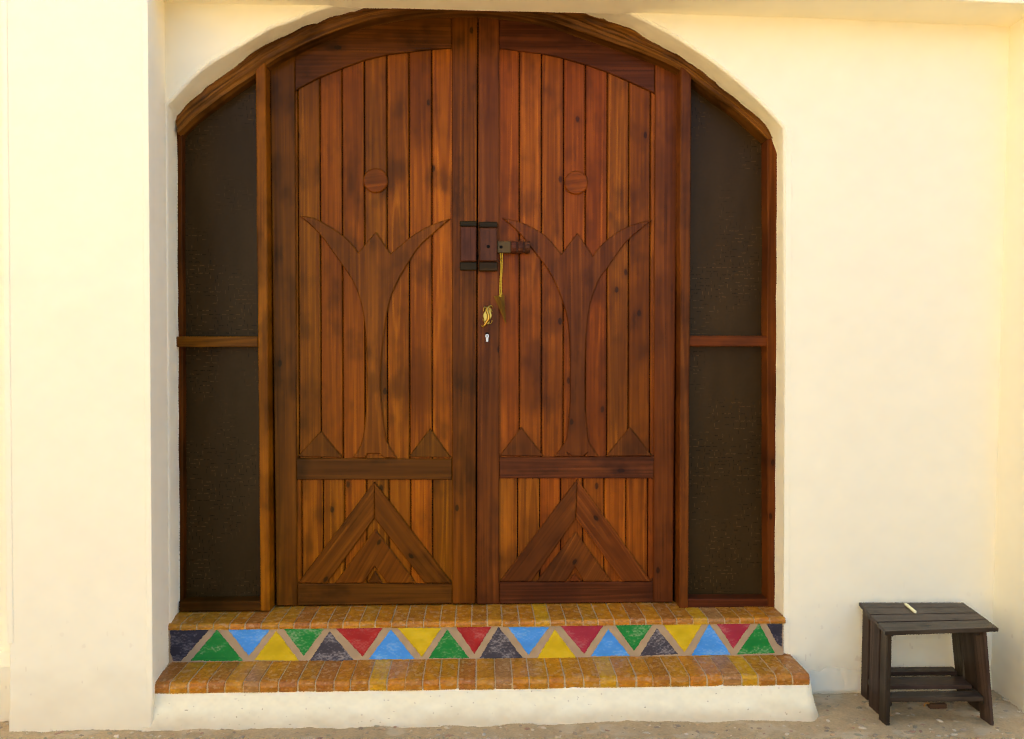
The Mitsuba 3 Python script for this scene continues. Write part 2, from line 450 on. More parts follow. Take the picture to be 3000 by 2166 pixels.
# wall with the arched opening
wall_curve_px = [(489, 309), (518, 281), (552, 244), (577, 220), (611, 193), (655, 166), (709, 134), (753, 108), (802, 81), (855, 64), (904, 42), (953, 25), (1050, 4), (1180, -10), (1420, -12), (1640, 4),
                 (1760, 18), (1835, 38), (1869, 54), (1938, 88), (2011, 132), (2084, 181), (2158, 239), (2206, 283), (2255, 332), (2294, 376)]
frame_curve_px = [(518, 340), (533, 323), (552, 305), (587, 276), (611, 254), (655, 222), (709, 181), (753, 150), (806, 120), (855, 98), (904, 75), (953, 59), (1000, 43), (1050, 31), (1091, 22),
                  (1189, 20), (1286, 22), (1399, 25), (1531, 26), (1604, 28), (1700, 35), (1742, 49), (1791, 64), (1840, 83), (1889, 112), (1947, 142), (2011, 181), (2060, 215), (2109, 257), (2158, 296), (2206, 337), (2241, 371), (2262, 408)]
NA = 140
wc = smooth_curve(xz(wall_curve_px, YW), NA)
fc = smooth_curve(xz(frame_curve_px, 0.0), NA)
zb = -0.05
left_w, right_w = wc[0, 0], wc[-1, 0]
left_f, right_f = -1.352, 1.352


def down(x0, z0, x1, n=40):
    t = np.linspace(0, 1, n)
    return np.stack([x0 + (x1 - x0) * t, z0 + (zb - z0) * t], 1)


# vertical sides of the opening added at both ends: left from the floor up, right down to the floor
wall_line = np.vstack([down(left_w, wc[0, 1], left_w)[::-1][:-1], wc, down(right_w, wc[-1, 1], 1.352)[1:]])
frame_line = np.vstack([down(left_f, fc[0, 1], left_f)[::-1][:-1], fc, down(right_f, fc[-1, 1], right_f)[1:]])
# the plaster's ragged inner edge
nn = np.arange(len(frame_line))
t3 = np.stack([frame_line[:, 0] * 9, frame_line[:, 1] * 9, 0 * nn], 1)
rag = (meshkit.fbm(t3 * 1.0, 4, 3) - 0.5) * 0.016 + (meshkit.fbm(t3 * 4.0, 3, 8) - 0.5) * 0.010
rag = rag * np.where(np.abs(frame_line[:, 0]) > 1.33, 0.45, 1.0)
cen = np.array([0, 1.3])
dirs = frame_line - cen; dirs /= np.linalg.norm(dirs, axis=1, keepdims=True)
frame_line = frame_line + dirs * rag[:, None]
dw = wall_line - cen; dw /= np.linalg.norm(dw, axis=1, keepdims=True)
rows = []
for off, yy in ((0.012, YW), (0.0045, YW + 0.003), (0.0, YW + 0.011)):       # rounded arris
    q = wall_line + dw * off
    rows.append(np.stack([q[:, 0], np.full(len(q), yy), q[:, 1]], 1))
for t in (0.35, 0.7, 1.0):
    q = wall_line * (1 - t) + frame_line * t
    rows.append(np.stack([q[:, 0], np.full(len(q), YW + 0.011 + t * (-0.004 - YW - 0.011)), q[:, 1]], 1))
q = frame_line + dirs * 0.004
rows.append(np.stack([q[:, 0], np.full(len(q), 0.16), q[:, 1]], 1))
reveal = grid(np.array(rows).transpose(1, 0, 2))
outer = wall_line + dw * 0.012
wall = thing('wall', 'cream plastered wall around the arched doorway', 'wall')
opening = Polygon(outer)
ztop = 4.6
face = sbox(-6, -0.05, 6, ztop).difference(opening.union(sbox(outer[0, 0], -0.2, outer[-1, 0], 0.2)))
fm = []
for g in getattr(face, 'geoms', [face]):
    cv, cf = trimesh.creation.triangulate_polygon(g, engine='earcut')
    fm.append((np.stack([cv[:, 0], np.full(len(cv), YW), cv[:, 1]], 1), np.asarray(cf)))
part(wall, 'face', join(*fm), 'plaster')
part(wall, 'arch_reveal', reveal, 'plaster', smooth=True)
# bodies that close the house behind: side, roof and back so that no light leaks in
part(wall, 'backing', join(trimesh.creation.box(bounds=[[-6, 0.30, -0.05], [6, 0.5, ztop]]), trimesh.creation.box(bounds=[[-6, YW + 0.01, ztop - 0.3], [6, 0.5, ztop - 0.01]]),
                          trimesh.creation.box(bounds=[[-6, YW + 0.01, 0], [-5.8, 0.5, ztop]]), trimesh.creation.box(bounds=[[5.8, YW + 0.01, 0], [6, 0.5, ztop]])), 'plaster')
# corner bead along the right arris
zt, zb2 = 2.475, 0.172
x0b, x1b = at(2299, 1100, YW)[0], at(2316, 1100, YW)[0]
part(wall, 'corner_bead', box_mesh([(x0b + x1b) / 2, YW - 0.0005, (zt + zb2) / 2], [x1b - x0b, 0.005, zt - zb2], 0.0018)[:2], 'plaster')
# plinth line: the plaster thickens towards the floor
px_ = np.linspace(1.30, 2.4, 111)
prof = [(-0.002, 0.115), (0.003, 0.085), (0.010, 0.05), (0.020, 0.02), (0.024, 0.004), (0.0, -0.03)]
P = np.array([[[x, YW - o + (0.010 * (meshkit.fbm(np.array([x * 18, z * 14, 1.0]), 3, 2) - 0.5) if z < 0.15 else 0.0), z + (0.012 * (meshkit.fbm(np.array([x * 40, 0, 5.0]), 3, 5) - 0.5) if z < 0.01 else 0)] for o, z in prof] for x in px_])
part(wall, 'plinth', grid(P), 'plaster', smooth=True)

# left pillar: front face, splayed inner side, both corners rounded
xl = -1.865
fr = 0.008
sect = [(xl, YW + 0.02)] + [(xl + fr * (1 - math.cos(a)), YP + fr * (1 - math.sin(a))) for a in np.linspace(0, math.pi / 2, 5)] + \
       [(-1.306 - fr * (1 - math.sin(a)), YP + fr * (1 - math.cos(a))) for a in np.linspace(0, math.pi / 2, 5)] + [(XPL - 0.001, YW + 0.0), (left_f - 0.01, 0.01)]
sect = np.array(sect)
zs = np.r_[np.linspace(-0.03, 0.25, 15), np.linspace(0.3, ztop, 30)]
P = np.zeros((len(sect), len(zs), 3))
P[..., 0], P[..., 1] = sect[:, None, 0], sect[:, None, 1]
P[..., 2] = zs[None]
bul = np.exp(-np.maximum(zs, 0) / 0.10)
nz = meshkit.fbm(np.stack([P[..., 0] * 14, P[..., 1] * 14, P[..., 2] * 10], -1), 3, 6) - 0.5
P[..., 1] -= np.where(sect[:, None, 1] < YP + 0.03, bul[None] * 0.012 + nz * bul[None] * 0.010, 0)
pillar = thing('pillar', 'broad bright cream plastered pillar left of the door', 'pillar', 'plastered pillars')
part(pillar, 'shaft', grid(P), 'plaster', smooth=30)
for xb, za in ((-1.3145, 0.085), (xl - 0.004 + 0.010, 0.345)):
    wv = 0.024
    part(pillar, 'corner_bead', box_mesh([xb - 0.001 if xb > -1.5 else xb, YP - 0.0012, (za + ztop) / 2], [wv, 0.005, ztop - za], 0.0018)[:2], 'plaster')
# the low ledge on the far left of that pillar
part(pillar, 'side_ledge', join(trimesh.creation.box(bounds=[[-2.6, -0.35, -0.02], [xl + 0.002, YW, 0.225]])), 'plaster')

# right pillar
XR = [at(2958, 90, YW)[0], at(2908, 2030, YW - 0.03)[0] + 0.01]
xt, xbt = XR
zz = np.r_[np.linspace(-0.03, 0.25, 15), np.linspace(0.3, ztop, 30)]
fx = np.array([xbt + (xt - xbt) * np.clip(z / 2.93, 0, 1.2) for z in zz])
yf = -0.415
sec = [(0.0, YW + 0.02, 1), (-0.002, YW - 0.10, 1), (-0.010, yf + 0.006, 1), (-0.006, yf + 0.001, 1), (0.0, yf, 1), (1.2, yf, 1)]
P = np.array([[[x + sx, sy, z] for x, z in zip(fx, zz)] for sx, sy, _ in sec])
nz = meshkit.fbm(np.stack([P[..., 0] * 14, P[..., 1] * 14, P[..., 2] * 10], -1), 3, 16) - 0.5
P[..., 0] -= (np.exp(-np.maximum(zz, 0) / 0.08)[None] * (0.006 + 0.012 * nz)) * (np.arange(6) < 4)[:, None]
pillar2 = thing('pillar', 'cream plastered pillar at the right edge beside the stool', 'pillar', 'plastered pillars')
part(pillar2, 'shaft', grid(P), 'plaster', smooth=30)

# lintel above the niche: soffit and face
zl = [(XPL - 0.1, 2.986), (-0.6, 2.984), (0.72, 2.972), (1.6, 2.955), (2.55, 2.926)]
from scipy.interpolate import PchipInterpolator
zf = PchipInterpolator([a for a, _ in zl], [b for _, b in zl])
xs = np.linspace(XPL - 0.09, 2.54, 90)
P = []
for x in xs:
    z = float(zf(x)) + 0.006 * float(meshkit.fbm(np.array([x * 4, 0, 0.0]), 3, 2) - 0.5)
    edge = z + 0.008 * float(meshkit.fbm(np.array([x * 3, 4, 0.0]), 3, 3) - 0.5)
    yj = YW + 0.02
    if abs(x) < 1.33:
        pass
    P.append([[x, yj, z - 0.0], [x, YW - 0.02, z], [x, -0.27, z + 0.002], [x, YBEAM + 0.012, edge], [x, YBEAM + 0.003, edge + 0.004], [x, YBEAM, edge + 0.014], [x, YBEAM, ztop]])
lintel = thing('beam', 'cream plastered lintel along the top above the arch', 'beam')
part(lintel, 'shaft', grid(np.array(P)), 'plaster', smooth=30)
# porch-side roof edge of the house
roof = thing('roof', 'flat plastered roof slab above the porch', 'roof')
part(roof, 'slab', trimesh.creation.box(bounds=[[-6.2, -0.55, ztop], [6.2, 4, ztop + 0.25]]), 'plaster')

# sunlit side wing that closes the yard on the left, outside the photograph
wing = thing('side_wing', 'ochre plastered side wing of the house, left of the yard', 'building')
part(wing, 'wall', trimesh.creation.box(bounds=[[-5.6, -16, -0.05], [-4.6, -1.6, 6.0]]), 'ochre')

wing2 = thing('side_wing', 'shaded side wing of the house, right of the yard', 'building')
part(wing2, 'wall', trimesh.creation.box(bounds=[[5.2, -16, -0.05], [6.2, -1.6, 5.0]]), 'plaster')

# ------------------------------------------------------------------ door step
step = thing('door_step', 'brick edged doorstep with a band of painted triangles', 'step')


def brick_run(profile, x0, x1, n, name, seed):
    """Bricks set side by side along x, each with the rounded profile (y, z); joints 7 mm."""
    r = random.Random(seed)
    prof = np.array(profile)
    pitch = (x1 - x0) / n
    cuts = [x0 + pitch * k + r.uniform(-0.004, 0.004) * (0 < k < n) for k in range(n + 1)]
    c = prof.mean(0)
    m = len(prof)
    for k in range(n):
        a, b = cuts[k] + 0.0026, cuts[k + 1] - 0.0026
        dy, dz, sk = r.uniform(-0.0030, 0.0008), r.uniform(-0.0004, 0.0022), r.uniform(-0.0009, 0.0009)
        bev = 0.0022
        ins = prof + (c - prof) / np.linalg.norm(c - prof, axis=1, keepdims=True) * bev
        secs = [(a, ins), (a + bev, prof), (b - bev, prof), (b, ins)]
        v = np.array([[[x + sk * (yy / 0.2), yy + dy + 0.002 * (r.random() - 0.5), z + dz + 0.0012 * (r.random() - 0.5)] for yy, z in pr] for x, pr in secs])
        i = np.arange(4 * m).reshape(4, m)
        j = np.roll(i, -1, 1)
        f = np.vstack([np.stack([i[:-1], i[1:], j[1:]], -1).reshape(-1, 3), np.stack([i[:-1], j[1:], j[:-1]], -1).reshape(-1, 3)])
        caps = np.array([[i[0, 0], i[0, q], i[0, q + 1]] for q in range(1, m - 1)] + [[i[3, 0], i[3, q + 1], i[3, q]] for q in range(1, m - 1)])
        col = r.choice([0, 0, 0, 1, 1, 1, 2, 2, 5, 5, 5, 3, 4])
        part(step, 'brick', (v.reshape(-1, 3), np.vstack([f, caps])), ('brick', col), smooth=False)


def nose(yb, yn, zt, zbm, rad, slope=0.0):
    arc = [(yn + rad - rad * math.sin(a), zt - slope - rad + rad * math.cos(a)) for a in np.linspace(0, math.pi / 2, 6)]
    return [(yb, zt)] + [((yb + yn) / 2, zt - slope * 0.5)] + arc + [(yn + 0.001, zbm), (yb, zbm)]


YR = -0.158                                             # riser face
up_prof = nose(0.12, YR - 0.006, 0.334, 0.309, 0.016)
lo_prof = nose(YR + 0.02, -0.392, 0.168, 0.122, 0.022, 0.003)
mort = lambda p, d: [(y + d if y < p[0][0] - 0.05 else y, z - (d if z > p[-1][1] + 0.001 else 0)) for y, z in p]


def bed(profile, x0, x1):
    n = len(profile)
    v = np.array([[x, y, z] for x in (x0, x1) for y, z in profile])
    i = np.arange(n); j = (i + 1) % n
    f = np.vstack([np.stack([i, i + n, j + n], 1), np.stack([i, j + n, j], 1), [[0, k, k + 1] for k in range(1, n - 1)], [[n, n + k + 1, n + k] for k in range(1, n - 1)]])
    return v, f


part(step, 'mortar_bed', bed(mort(up_prof, 0.0014), -1.36, 1.344), 'mortar')
part(step, 'mortar_bed', bed(mort(lo_prof, 0.0014), -1.345, 1.365), 'mortar')
brick_run(up_prof, -1.352, 1.348, 39, 'brick', 3)
brick_run(lo_prof, -1.325, 1.372, 37, 'brick', 5)
# riser
riser = trimesh.creation.box(bounds=[[-1.36, YR, 0.15], [1.337, 0.1, 0.318]])
part(step, 'riser', (np.array(riser.vertices), np.array(riser.faces)), 'riser_render')
TRI = [('navy', [(501, 1842), (618, 1838), (531, 1935), (510, 1935), (500, 1911)]), ('green', [(636, 1847), (561, 1935), (709, 1935)]), ('blue', [(665, 1839), (794, 1839), (729, 1919)]),
       ('yellow', [(810, 1851), (747, 1933), (874, 1935)]), ('green', [(830, 1839), (951, 1839), (890, 1919)]), ('charcoal', [(965, 1852), (910, 1935), (1035, 1935)]),
       ('red', [(982, 1838), (1120, 1839), (1063, 1921)]), ('blue', [(1145, 1847), (1083, 1930), (1213, 1930)]), ('yellow', [(1167, 1840), (1289, 1842), (1236, 1922)]),
       ('green', [(1310, 1847), (1259, 1927), (1372, 1927)]), ('red', [(1335, 1833), (1438, 1836), (1390, 1913)]), ('charcoal', [(1461, 1839), (1407, 1927), (1529, 1927)]),
       ('blue', [(1491, 1839), (1606, 1839), (1548, 1916)]), ('yellow', [(1625, 1847), (1576, 1928), (1688, 1928)]), ('crimson', [(1644, 1834), (1766, 1832), (1711, 1913)]),
       ('blue', [(1782, 1846), (1734, 1921), (1843, 1920)]), ('green', [(1803, 1830), (1910, 1831), (1857, 1905)]), ('charcoal', [(1924, 1843), (1877, 1920), (1984, 1916)]),
       ('yellow', [(1942, 1827), (2057, 1827), (2005, 1908)]), ('blue', [(2078, 1830), (2029, 1919), (2138, 1917)]), ('crimson', [(2099, 1823), (2201, 1822), (2148, 1898)]),
       ('green', [(2224, 1829), (2161, 1916), (2267, 1912)]), ('navy', [(2245, 1824), (2290, 1823), (2289, 1894), (2277, 1884)])]
for col, pts in TRI:
    p = inset(ccw(xz(pts, YR)), -0.0022)
    fine = []
    for k in range(len(p)):
        a, b = p[k], p[(k + 1) % len(p)]
        m = max(2, int(np.linalg.norm(b - a) / 0.008))
        for t in np.arange(m) / m:
            q = a + (b - a) * t
            fine.append(q + 0.0034 * (nrng.random(2) - 0.5) * (t > 0))
    v, f, _ = board(np.array(fine), YR - 0.0022, YR + 0.002, 0.0006)
    part(step, 'painted_triangle', (v, f), ('paint', list(PAINT).index(col)), label=f'{col} painted triangle' if col not in ('navy', 'charcoal') else 'dark slate painted triangle')
# whitewashed base with a rounded right end
path = [(-1.34, -0.385), (1.33, -0.385)]
pth, nor = [], []
for x in np.linspace(-1.34, 1.347, 190):
    pth.append((x, -0.384)); nor.append((0, -1))
for a in np.linspace(0, math.pi / 2, 10)[1:]:
    pth.append((1.347 + 0.035 * math.sin(a), -0.349 - 0.035 * math.cos(a))); nor.append((math.sin(a), -math.cos(a)))
for y in np.linspace(-0.34, YW + 0.01, 18)[1:]:
    pth.append((1.382, y)); nor.append((1, 0))
pth, nor = np.array(pth), np.array(nor, float)
hz = np.linspace(0, 1, 16)
P = np.zeros((len(pth), 18, 3))
for k, h in enumerate(hz):
    z = 0.128 - h * 0.138
    o = 0.004 + 0.066 * h ** 1.25
    P[:, k, :2] = pth + nor * o * [0.45, 1]
    P[:, k, 2] = z
nz = meshkit.fbm(P[:, :16] * [13, 13, 15], 4, 12) - 0.5
P[:, :16, :2] += nor[:, None] * nz[..., None] * 0.010
P[:, 15, 2] += 0.026 * (meshkit.fbm(np.stack([pth[:, 0] * 22, pth[:, 1] * 22, 0 * pth[:, 0]], 1), 3, 7) - 0.3)
P[:, 16] = P[:, 15] - [0, 0, 0.02]
P[:, 17] = P[:, 15] * [1, 0, 1] + [0, 0, -0.03]
P[:, 17, 1] = P[:, 15, 1] + 0.02
top = P[:, :1] * [1, 1, 0] + [0, 0, 0.126]
top[:, 0, :2] = pth - nor * 0.06
P = np.concatenate([top, P], 1)
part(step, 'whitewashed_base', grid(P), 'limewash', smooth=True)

# ------------------------------------------------------------------ door frame
YPF, YL, YPL, YPAN = 0.0, 0.080, 0.094, 0.092          # post face, leaf face, plank face, side panel
frame = thing('doorcase', 'dark stained timber frame with arched head around the double door', 'door frame')
# arched head: rough-hewn front, plain underside
thick_px = 34
na, nb = 300, 16
oc = smooth_curve(xz(frame_curve_px, 0.0), na)
inner_px = [(519, 390), (562, 347), (611, 309), (684, 256), (745, 215), (798, 176), (847, 149), (920, 113), (993, 84), (1067, 61), (1140, 45), (1213, 35), (1300, 30), (1399, 30), (1498, 39), (1595, 55), (1693, 87),
            (1791, 120), (1889, 155), (1987, 199), (2028, 228), (2084, 272), (2158, 325), (2206, 366), (2250, 408)]
ic = smooth_curve(xz(inner_px, 0.0), 1200)
# each section of the head runs from the outer edge to the nearest point of the inner one
near = np.array([np.argmin(np.linalg.norm(ic - q, axis=1)) for q in oc])
near = np.clip(np.convolve(np.pad(np.maximum.accumulate(near), 8, mode='edge'), np.ones(17) / 17, mode='valid'), 0, 1199)
near[0], near[-1] = 0, 1199
icm = np.stack([np.interp(near, np.arange(1200), ic[:, k]) for k in range(2)], 1)
inn = icm - oc
wid = np.linalg.norm(inn, axis=1)
inn = inn / wid[:, None]
P = np.zeros((na, nb + 5, 3))
for k in range(nb):
    t = k / (nb - 1)
    q = oc + inn * (t * (wid + 0.014) - 0.014)[:, None]
    P[:, k, 0], P[:, k, 2] = q[:, 0], q[:, 1]
    s3 = np.stack([q[:, 0] * 26, np.full(na, t * 5), q[:, 1] * 26], 1)
    sl = np.cumsum(np.r_[0, np.linalg.norm(np.diff(oc, axis=0), axis=1)])
    rough = (meshkit.fbm(s3, 4, 21) - 0.5) * 0.022 * (1 - 0.8 * t) + (meshkit.fbm(np.stack([sl * 7, np.full(na, t * 9.0), 0 * sl], 1), 3, 22) - 0.5) * 0.026 * (1 - 0.5 * t)
    P[:, k, 1] = 0.006 - 0.016 * math.sin(math.pi * min(1, t * 0.9 + 0.1)) + rough
for k, (dy, ex) in enumerate([(0.006, 1.0), (0.010, 1.0), (0.045, 1.0), (0.09, 1.0), (0.14, 1.0)]):
    q = oc + inn * (wid + (0.0015 if k == 0 else 0.003))[:, None]
    P[:, nb + k, 0], P[:, nb + k, 1], P[:, nb + k, 2] = q[:, 0], dy, q[:, 1]
s = np.r_[0, np.cumsum(np.linalg.norm(np.diff(oc, axis=0), axis=1))]
uvb = np.stack([np.tile(np.linspace(-0.05, 0.11, nb + 5), (na, 1)) + 777, np.tile(s[:, None], (1, nb + 5))], -1).reshape(-1, 2)
v, f = grid(P)
part(frame, 'arch_head', (v, f), 'wood_beam', smooth=True, uv=uvb)


def rect_px(x0, y0, x1, y1, y, x0b=None, x1b=None):
    """A board outline measured at its upper and lower edge."""
    return xz([(x0, y0), (x1, y0), (x1 if x1b is None else x1b, y1), (x0 if x0b is None else x0b, y1)], y)


def wobble(p, n=14, amp=0.0012, seed=0):
    """Slightly uneven long edges on a four cornered upright board."""
    a = p[0] + (p[3] - p[0]) * np.linspace(0, 1, n)[:, None]
    b = p[1] + (p[2] - p[1]) * np.linspace(0, 1, n)[:, None]
    r = np.random.default_rng(seed)
    a[1:-1, 0] += r.normal(0, amp, n - 2); b[1:-1, 0] += r.normal(0, amp, n - 2)
    return np.vstack([a, b[::-1]])


part(frame, 'post', board(wobble(rect_px(748, 150, 778, 1792, YPF, 763, 790), seed=1), YPF, 0.12, 0.004), 'wood_amber')
part(frame, 'post', board(wobble(rect_px(1994, 170, 2026, 1787, YPF, 1991, 2016), seed=2), YPF, 0.12, 0.004), 'wood_red_carved')
part(frame, 'jamb', board(wobble(rect_px(505, 370, 533, 1792, 0.045, 515, 537), seed=3), 0.045, 0.12, 0.003), 'wood_amber_dark')
part(frame, 'jamb', board(wobble(rect_px(2249, 385, 2285, 1787, 0.004, 2249, 2285), seed=4), 0.004, 0.12, 0.003), 'wood_red_carved')
part(frame, 'crossbar', board(rect_px(514, 986, 756, 1017, 0.012), 0.012, 0.10, 0.003, 0), 'wood_amber_carved')
part(frame, 'crossbar', board(rect_px(2014, 984, 2251, 1015, 0.012), 0.012, 0.10, 0.003, 0), 'wood_red_carved')
part(frame, 'sill', board(xz([(524, 1764), (764, 1762), (766, 1791), (524, 1793)], 0.006), 0.006, 0.10, 0.004, 0), 'wood_amber_dark')
part(frame, 'sill', board(xz([(2014, 1756), (2251, 1755), (2251, 1783), (2014, 1787)], 0.006), 0.006, 0.10, 0.004, 0), 'wood_red_dark')
inner = [(505, 400), (562, 345), (611, 305), (684, 250), (752, 210), (775, 205)]
part(frame, 'side_panel', board(xz(inner + [(780, 1000), (505, 1000)], YPAN), YPAN, 0.11, 0.001), 'panel_board', label='upper dark panel left of the door')
part(frame, 'side_panel', board(xz([(505, 1001), (780, 1001), (790, 1800), (505, 1800)], YPAN), YPAN, 0.11, 0.001), 'panel_board', label='lower dark panel left of the door')
part(frame, 'side_panel', board(xz([(1995, 190), (2040, 215), (2084, 255), (2158, 312), (2206, 356), (2262, 420), (2262, 1000), (1995, 1000)], YPAN), YPAN, 0.11, 0.001), 'panel_board', label='upper dark panel right of the door')
part(frame, 'side_panel', board(xz([(1995, 1001), (2262, 1001), (2262, 1800), (1995, 1800)], YPAN), YPAN, 0.11, 0.001), 'panel_board', label='lower dark panel right of the door')
fb = Polygon(np.vstack([frame_line + dirs * 0.05]))
cv, cf = trimesh.creation.triangulate_polygon(fb, engine='earcut')
part(frame, 'backing', (np.stack([cv[:, 0], np.full(len(cv), 0.15), cv[:, 1]], 1), np.asarray(cf)), 'wood_hidden')

# ------------------------------------------------------------------ door leaves
door_top = [(700, 255), (798, 172), (847, 147), (920, 114), (993, 87), (1067, 65), (1140, 46), (1213, 34), (1300, 24), (1399, 20), (1498, 28), (1595, 50), (1693, 82), (1791, 117), (1889, 152), (1987, 195), (2080, 250)]
dtop = smooth_curve(xz(door_top, YL), 120)


def rounded(poly, r):
    return poly.buffer(-r).buffer(r, quad_segs=4)


def coords(poly):
    return np.array(poly.exterior.coords)[:-1]


def leaf(name, label, x0, x1, op_curve, op_bottom, lock_y, low_top, low_bottom, bottom_y, joints_up, joints_low, bead_left, mats, lotus, tris, chev, disc, seed):
    wl, wd = mats
    ws = wc_ = wl + '_carved'
    d = thing(name, label, 'door', 'leaves of the double door')
    yy = YL
    cx = lambda px, py=1000: at(px, py, yy)[0]
    X0, X1 = [at(a, b, yy)[0] for a, b in ((x0[0], 400), (x1[0], 400))]
    X0b, X1b = [at(a, b, yy)[0] for a, b in ((x0[1], 1700), (x1[1], 1700))]
    zb_ = at((x0[1] + x1[1]) / 2, bottom_y, yy)[2]
    whole = Polygon(np.vstack([dtop, [[dtop[-1, 0], zb_], [dtop[0, 0], zb_]]]))
    z0, z1 = at(1400, 1700, yy)[2], at(1400, 400, yy)[2]
    lean = lambda xa, xb, z: xb + (xa - xb) * (z - z0) / (z1 - z0)
    zt_ = 3.3
    strip = Polygon([(lean(X0, X0b, zb_), zb_), (lean(X1, X1b, zb_), zb_), (lean(X1, X1b, zt_), zt_), (lean(X0, X0b, zt_), zt_)])
    body = whole.intersection(strip)
    # openings
    oc_ = xz(op_curve, yy)
    upo = rounded(Polygon(np.vstack([oc_, xz(op_bottom[::-1], yy)])), 0.009)
    lo_l, lo_r = at(low_top[0][0], 1550, yy)[0], at(low_top[1][0], 1550, yy)[0]
    lowo = rounded(Polygon(np.vstack([xz(low_top, yy), xz(low_bottom[::-1], yy)])), 0.006)
    sl = (oc_[0, 0] + at(*op_bottom[0], yy)[0]) / 2
    sr = (oc_[-1, 0] + at(*op_bottom[1], yy)[0]) / 2
    zlock_t, zlock_b = at(1400, lock_y[0], yy)[2], at(1400, lock_y[1], yy)[2]
    zbr = at(1400, lock_y[2], yy)[2]
    big = 9
    cut = upo.union(lowo)
    solid = body.difference(cut)
    eps = 0.0006
    minx, maxx = body.bounds[0] - 1, body.bounds[2] + 1
    pieces = [('stile', sbox(minx, -1, sl - eps, big), 90, ws), ('stile', sbox(sr + eps, -1, maxx, big), 90, ws), ('arched_rail', sbox(sl + eps, zlock_t + 0.2, sr - eps, big), 0, wd),
              ('lock_rail', sbox(sl + eps, zlock_b - 0.01, sr - eps, zlock_t + 0.01), 0, wd), ('bottom_rail', sbox(sl + eps, -1, sr - eps, zbr + 0.01), 0, wd)]
    for nm, bx, g, mt in pieces:
        q = solid.intersection(bx)
        q = max(getattr(q, 'geoms', [q]), key=lambda s_: s_.area).simplify(0.0004)
        dy = 0.0 if nm == 'stile' else 0.0014
        part(d, nm, board(coords(q), yy + dy, 0.125, 0.0035, g), mt)
    part(d, 'backing', board(coords(body.buffer(-0.004).simplify(0.001)), 0.1155, 0.13, 0.001), 'wood_hidden')
    r = random.Random(seed)
    for (op, js) in ((upo, joints_up), (lowo, joints_low)):
        big_op = op.buffer(0.008, join_style=2)
        xsj = [at(j, 1000, YPL)[0] for j in js]
        for a, b in zip(xsj[:-1], xsj[1:]):
            q = big_op.intersection(sbox(a + 0.0022, -1, b - 0.0022, 9)).simplify(0.0003)
            if q.is_empty or q.area < 1e-5:
                continue
            nm = 'bead' if b - a < 0.03 else 'plank'
            dy = r.uniform(-0.001, 0.0012) - (0.004 if nm == 'bead' else 0)
            part(d, nm, board(coords(q), YPL + dy, 0.117, 0.0035, 90), wl)
    yo = YL + 0.0005
    def carve(nm, pts, grain=90, mat=wc_, lab=None, dy=0.0):
        pol = Polygon(xz(pts, yo))
        if not pol.is_valid:
            pol = pol.buffer(0)
        part(d, nm, board(coords(pol), yo + dy, YPL + 0.006, 0.0042, grain), mat, label=lab)
    # the long outline of the lotus is drawn smooth between its corners
    segs = []
    for sg in lotus:
        segs.append(smooth_curve(np.array(sg, float), max(4, 4 * len(sg)))[:-1] if len(sg) > 2 else np.array(sg, float)[:-1])
    carve('lotus_carving', np.vstack(segs), 90, wc_, 'flat carved lotus flower on a tall stem')
    for t in tris:
        carve('triangle_carving', t, 90, wc_)
    (ao, lo, ro), (ai, li, ri), (at_, lt, rt_), (an, ln, rn), (am, lm, rm) = chev
    ml = ((ao[0] + ai[0]) / 2)
    gl = math.degrees(math.atan2(-(ao[1] - lo[1]), ao[0] - lo[0]))
    gr = math.degrees(math.atan2(-(ao[1] - ro[1]), ao[0] - ro[0]))
    carve('chevron_board', [ao, lo, li, (ai[0] - 0.3, ai[1]), (ao[0] - 0.3, ao[1])][0:4], gl)
    carve('chevron_board', [(ao[0] + 0.4, ao[1]), (ai[0] + 0.4, ai[1]), ri, ro], gr)
    carve('triangle_carving', [at_, lt, ln, an, rn, rt_], 60)
    carve('triangle_carving', [am, lm, rm], 60)
    (dx, dyp, dr_) = disc
    th = np.linspace(0, 2 * np.pi, 40, endpoint=False)
    carve('disc_carving', [(dx + dr_ * math.cos(a), dyp + dr_ * math.sin(a)) for a in th], 8, wl, 'round carved disc above the lotus')
    return d


